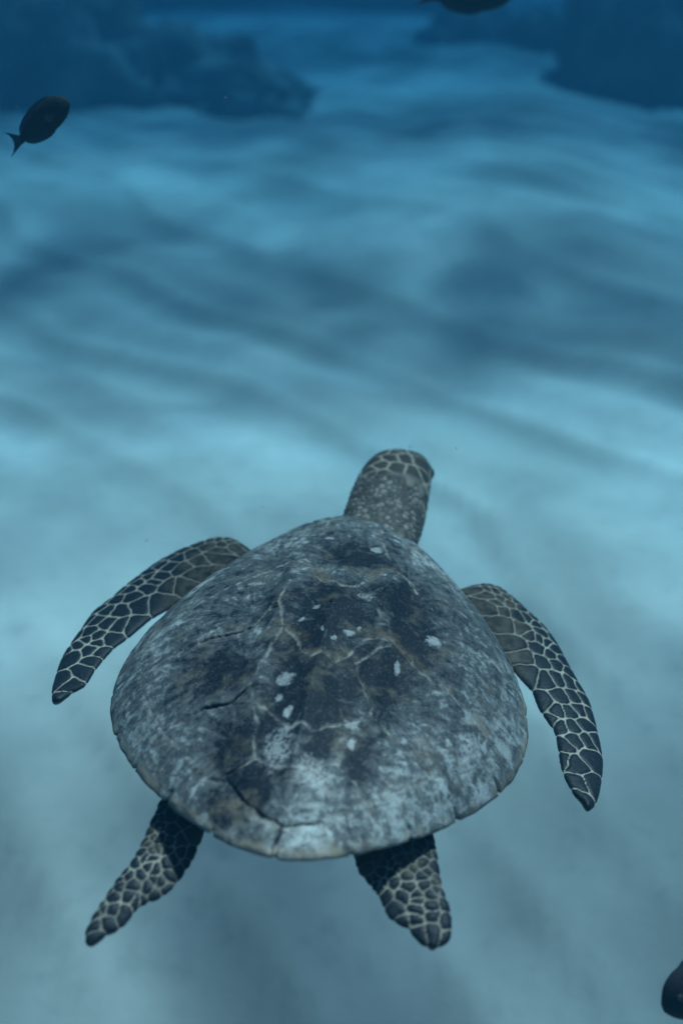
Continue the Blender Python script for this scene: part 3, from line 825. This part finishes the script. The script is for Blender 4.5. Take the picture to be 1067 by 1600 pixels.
def tube_mesh(name, G):
    n, k, _ = G.shape
    i = np.arange(n * k).reshape(n, k)
    q_ = np.stack([i[:-1], np.roll(i[:-1], -1, 1), np.roll(i[1:], -1, 1), i[1:]], -1).reshape(-1, 4)
    bm = bmesh.new()
    vs = [bm.verts.new(p) for p in G.reshape(-1, 3)]
    for f in q_:
        bm.faces.new([vs[j] for j in f])
    bm.faces.new([vs[j] for j in i[0][::-1]]); bm.faces.new([vs[j] for j in i[-1]])
    bmesh.ops.recalc_face_normals(bm, faces=bm.faces)
    me = bpy.data.meshes.new(name); bm.to_mesh(me); bm.free()
    for p in me.polygons:
        p.use_smooth = True
    return me
def sheet(name, outer, inner, t0, t1, rot=None):
    """a fin: a strip between two edges, thick at the root, thin at the margin, with faint rays"""
    o_, i_ = np.array(outer, float), np.array(inner, float)
    rows = []
    n = 40
    s = np.linspace(0, 1, len(o_)); u_ = np.linspace(0, 1, n)
    o_ = np.stack([np.interp(u_, s, o_[:, k]) for k in (0, 1)], -1); i_ = np.stack([np.interp(u_, s, i_[:, k]) for k in (0, 1)], -1)
    for a_, b_ in ((o_, 1), (i_, 0)):
        for _ in range(2):
            a_[1:-1] = .25 * a_[:-2] + .5 * a_[1:-1] + .25 * a_[2:]
    G = []
    ws = np.linspace(0, 1, 8)
    for k in range(n):
        p = i_[k] + (o_[k] - i_[k]) * ws[:, None]
        th_ = (t0 + (t1 - t0) * ws) * (1 + .35 * math.sin(k * 2.1))
        G.append(np.concatenate([np.stack([p[:, 0], th_, p[:, 1]], -1), np.stack([p[:, 0], -th_, p[:, 1]], -1)[::-1]]))
    me = tube_mesh(name, np.array(G))
    return me
fish_meshes = [
    ('body', tube_mesh('body', G), FISH),
    ('dorsal_fin', sheet('dorsal_fin', [(-.16, .20), (-.26, .28), (-.42, .310), (-.60, .300), (-.76, .255), (-.90, .185), (-.965, .10)],
                         [(-.17, .19), (-.27, .225), (-.42, .23), (-.58, .21), (-.72, .16), (-.84, .10), (-.93, .055)], .010, .003), FIN),
    ('anal_fin', sheet('anal_fin', [(-.40, -.225), (-.48, -.275), (-.60, -.285), (-.74, -.255), (-.88, -.195), (-.965, -.10)],
                       [(-.39, -.22), (-.48, -.22), (-.58, -.205), (-.70, -.165), (-.82, -.10), (-.93, -.05)], .010, .003), FIN),
    ('tail_fin', sheet('tail_fin', [(-1.30, .25), (-1.22, .17), (-1.17, .08), (-1.155, .0), (-1.17, -.08), (-1.22, -.17), (-1.30, -.25)],
                       [(-1.00, .073), (-1.01, .065), (-1.01, .03), (-1.01, 0), (-1.01, -.03), (-1.01, -.065), (-1.00, -.073)], .012, .003), FIN),
]
pec = sheet('pectoral_fin', [(-.44, .02), (-.47, -.04), (-.45, -.10), (-.40, -.14)], [(-.27, -.055), (-.27, -.065), (-.27, -.075), (-.27, -.085)], .004, .002)
eye_f = sphere('eye', .026, 2)
def fish(loc, fwd, up, length, label):
    root = bpy.data.objects.new('surgeonfish', None); C.objects.link(root)
    f = Vector(fwd).normalized(); u = Vector(up); u = (u - f * u.dot(f)).normalized(); s = u.cross(f)
    R = Matrix((f, s, u)).transposed().to_4x4()
    root.matrix_world = Matrix.Translation(loc) @ R @ Matrix.Diagonal((length, length, length * .9, 1)) @ Matrix.Translation((.5, 0, 0))
    for nm, me, mt in fish_meshes:
        o = obj(nm, me, None if me.materials else mt, root)
        if nm == 'tail_fin':
            o.matrix_local = Matrix.Translation((-1, 0, 0)) @ Matrix.Rotation(math.radians(20), 4, 'Y') @ Matrix.Diagonal((.88, 1, .88, 1)) @ Matrix.Translation((1, 0, 0))
    for sg in (1, -1):
        p = obj('pectoral_fin', pec, None if pec.materials else CLEAR, root)
        p.location = (-.27 * 0, sg * .088, 0); p.rotation_euler = (0, 0, 0)
        p.matrix_local = Matrix.Translation((-.27, sg * .094, -.07)) @ Matrix.Rotation(-sg * .55, 4, 'Z') @ Matrix.Translation((.27, 0, .07))
        e = obj('eye', eye_f, None if eye_f.materials else EYE, root)
        e.location = (-.135, sg * .068, .055)
    return tag(root, label, 'fish', 'dark surgeonfish')
fish((-.417, 1.4685, 1.6745), (.80, .10, .57), (-.5, .25, .8), .088, 'small dark surgeonfish with crescent tail swimming at the upper left')
fish((.256, 2.133, 1.758), (.98, .10, .05), (-.05, .4, .9), .150, 'dark surgeonfish cut off by the top edge of the picture')
fish((.386, .566, 1.051), (-.9, -.20, -.29), (-.35, .50, .75), .140, 'dark surgeonfish entering at the lower right corner')

# ------------------------------------------------------------------ drifting specks in the water
bm = bmesh.new()
for k in range(140):
    d = random.uniform(.6, 3.0)
    p = Vector((random.uniform(-.4, .4) * d, d * random.uniform(.7, 1.0), 2.0 - d * random.uniform(.15, .75)))
    if p.z > .3 and not (abs(p.x) < .45 and .4 < p.y < 1.5 and .95 < p.z < 1.35):
        r = random.uniform(.0003, .0009)
        bmesh.ops.create_icosphere(bm, subdivisions=1, radius=r, matrix=Matrix.Translation(p) @ Matrix.Rotation(random.uniform(0, 3), 4, 'X') @ Matrix.Diagonal((1, random.uniform(.4, 1.8), .7, 1)))
me = bpy.data.meshes.new('drifting_specks'); bm.to_mesh(me); bm.free()
m = NT('specks'); m.l(m.mix(m.noise(5), (.05, .05, .045), (.4, .38, .33)), m.b.inputs['Base Color'])
tag(obj('drifting_specks', me, m.m), 'tiny specks drifting in the water', 'particles', kind='stuff')

# ------------------------------------------------------------------ the sea water itself
bm = bmesh.new(); bmesh.ops.create_cube(bm, size=1)
me = bpy.data.meshes.new('haze'); bm.to_mesh(me); bm.free()
hz = obj('haze', me)
hz.scale = (94, 84, 5.25); hz.location = (0, 15, .875)
mat = bpy.data.materials.new('haze'); mat.use_nodes = True
t = mat.node_tree; t.nodes.remove(t.nodes['Principled BSDF'])
pv = t.nodes.new('ShaderNodeVolumePrincipled')
pv.inputs['Color'].default_value = (.004, .020, .034, 1)
pv.inputs['Density'].default_value = .92
pv.inputs['Absorption Color'].default_value = (.455, .691, .800, 1)
pv.inputs['Anisotropy'].default_value = .3
t.links.new(pv.outputs[0], t.nodes['Material Output'].inputs['Volume'])
me.materials.append(mat)
tag(hz, 'clear blue sea water filling the scene', 'water', kind='stuff')
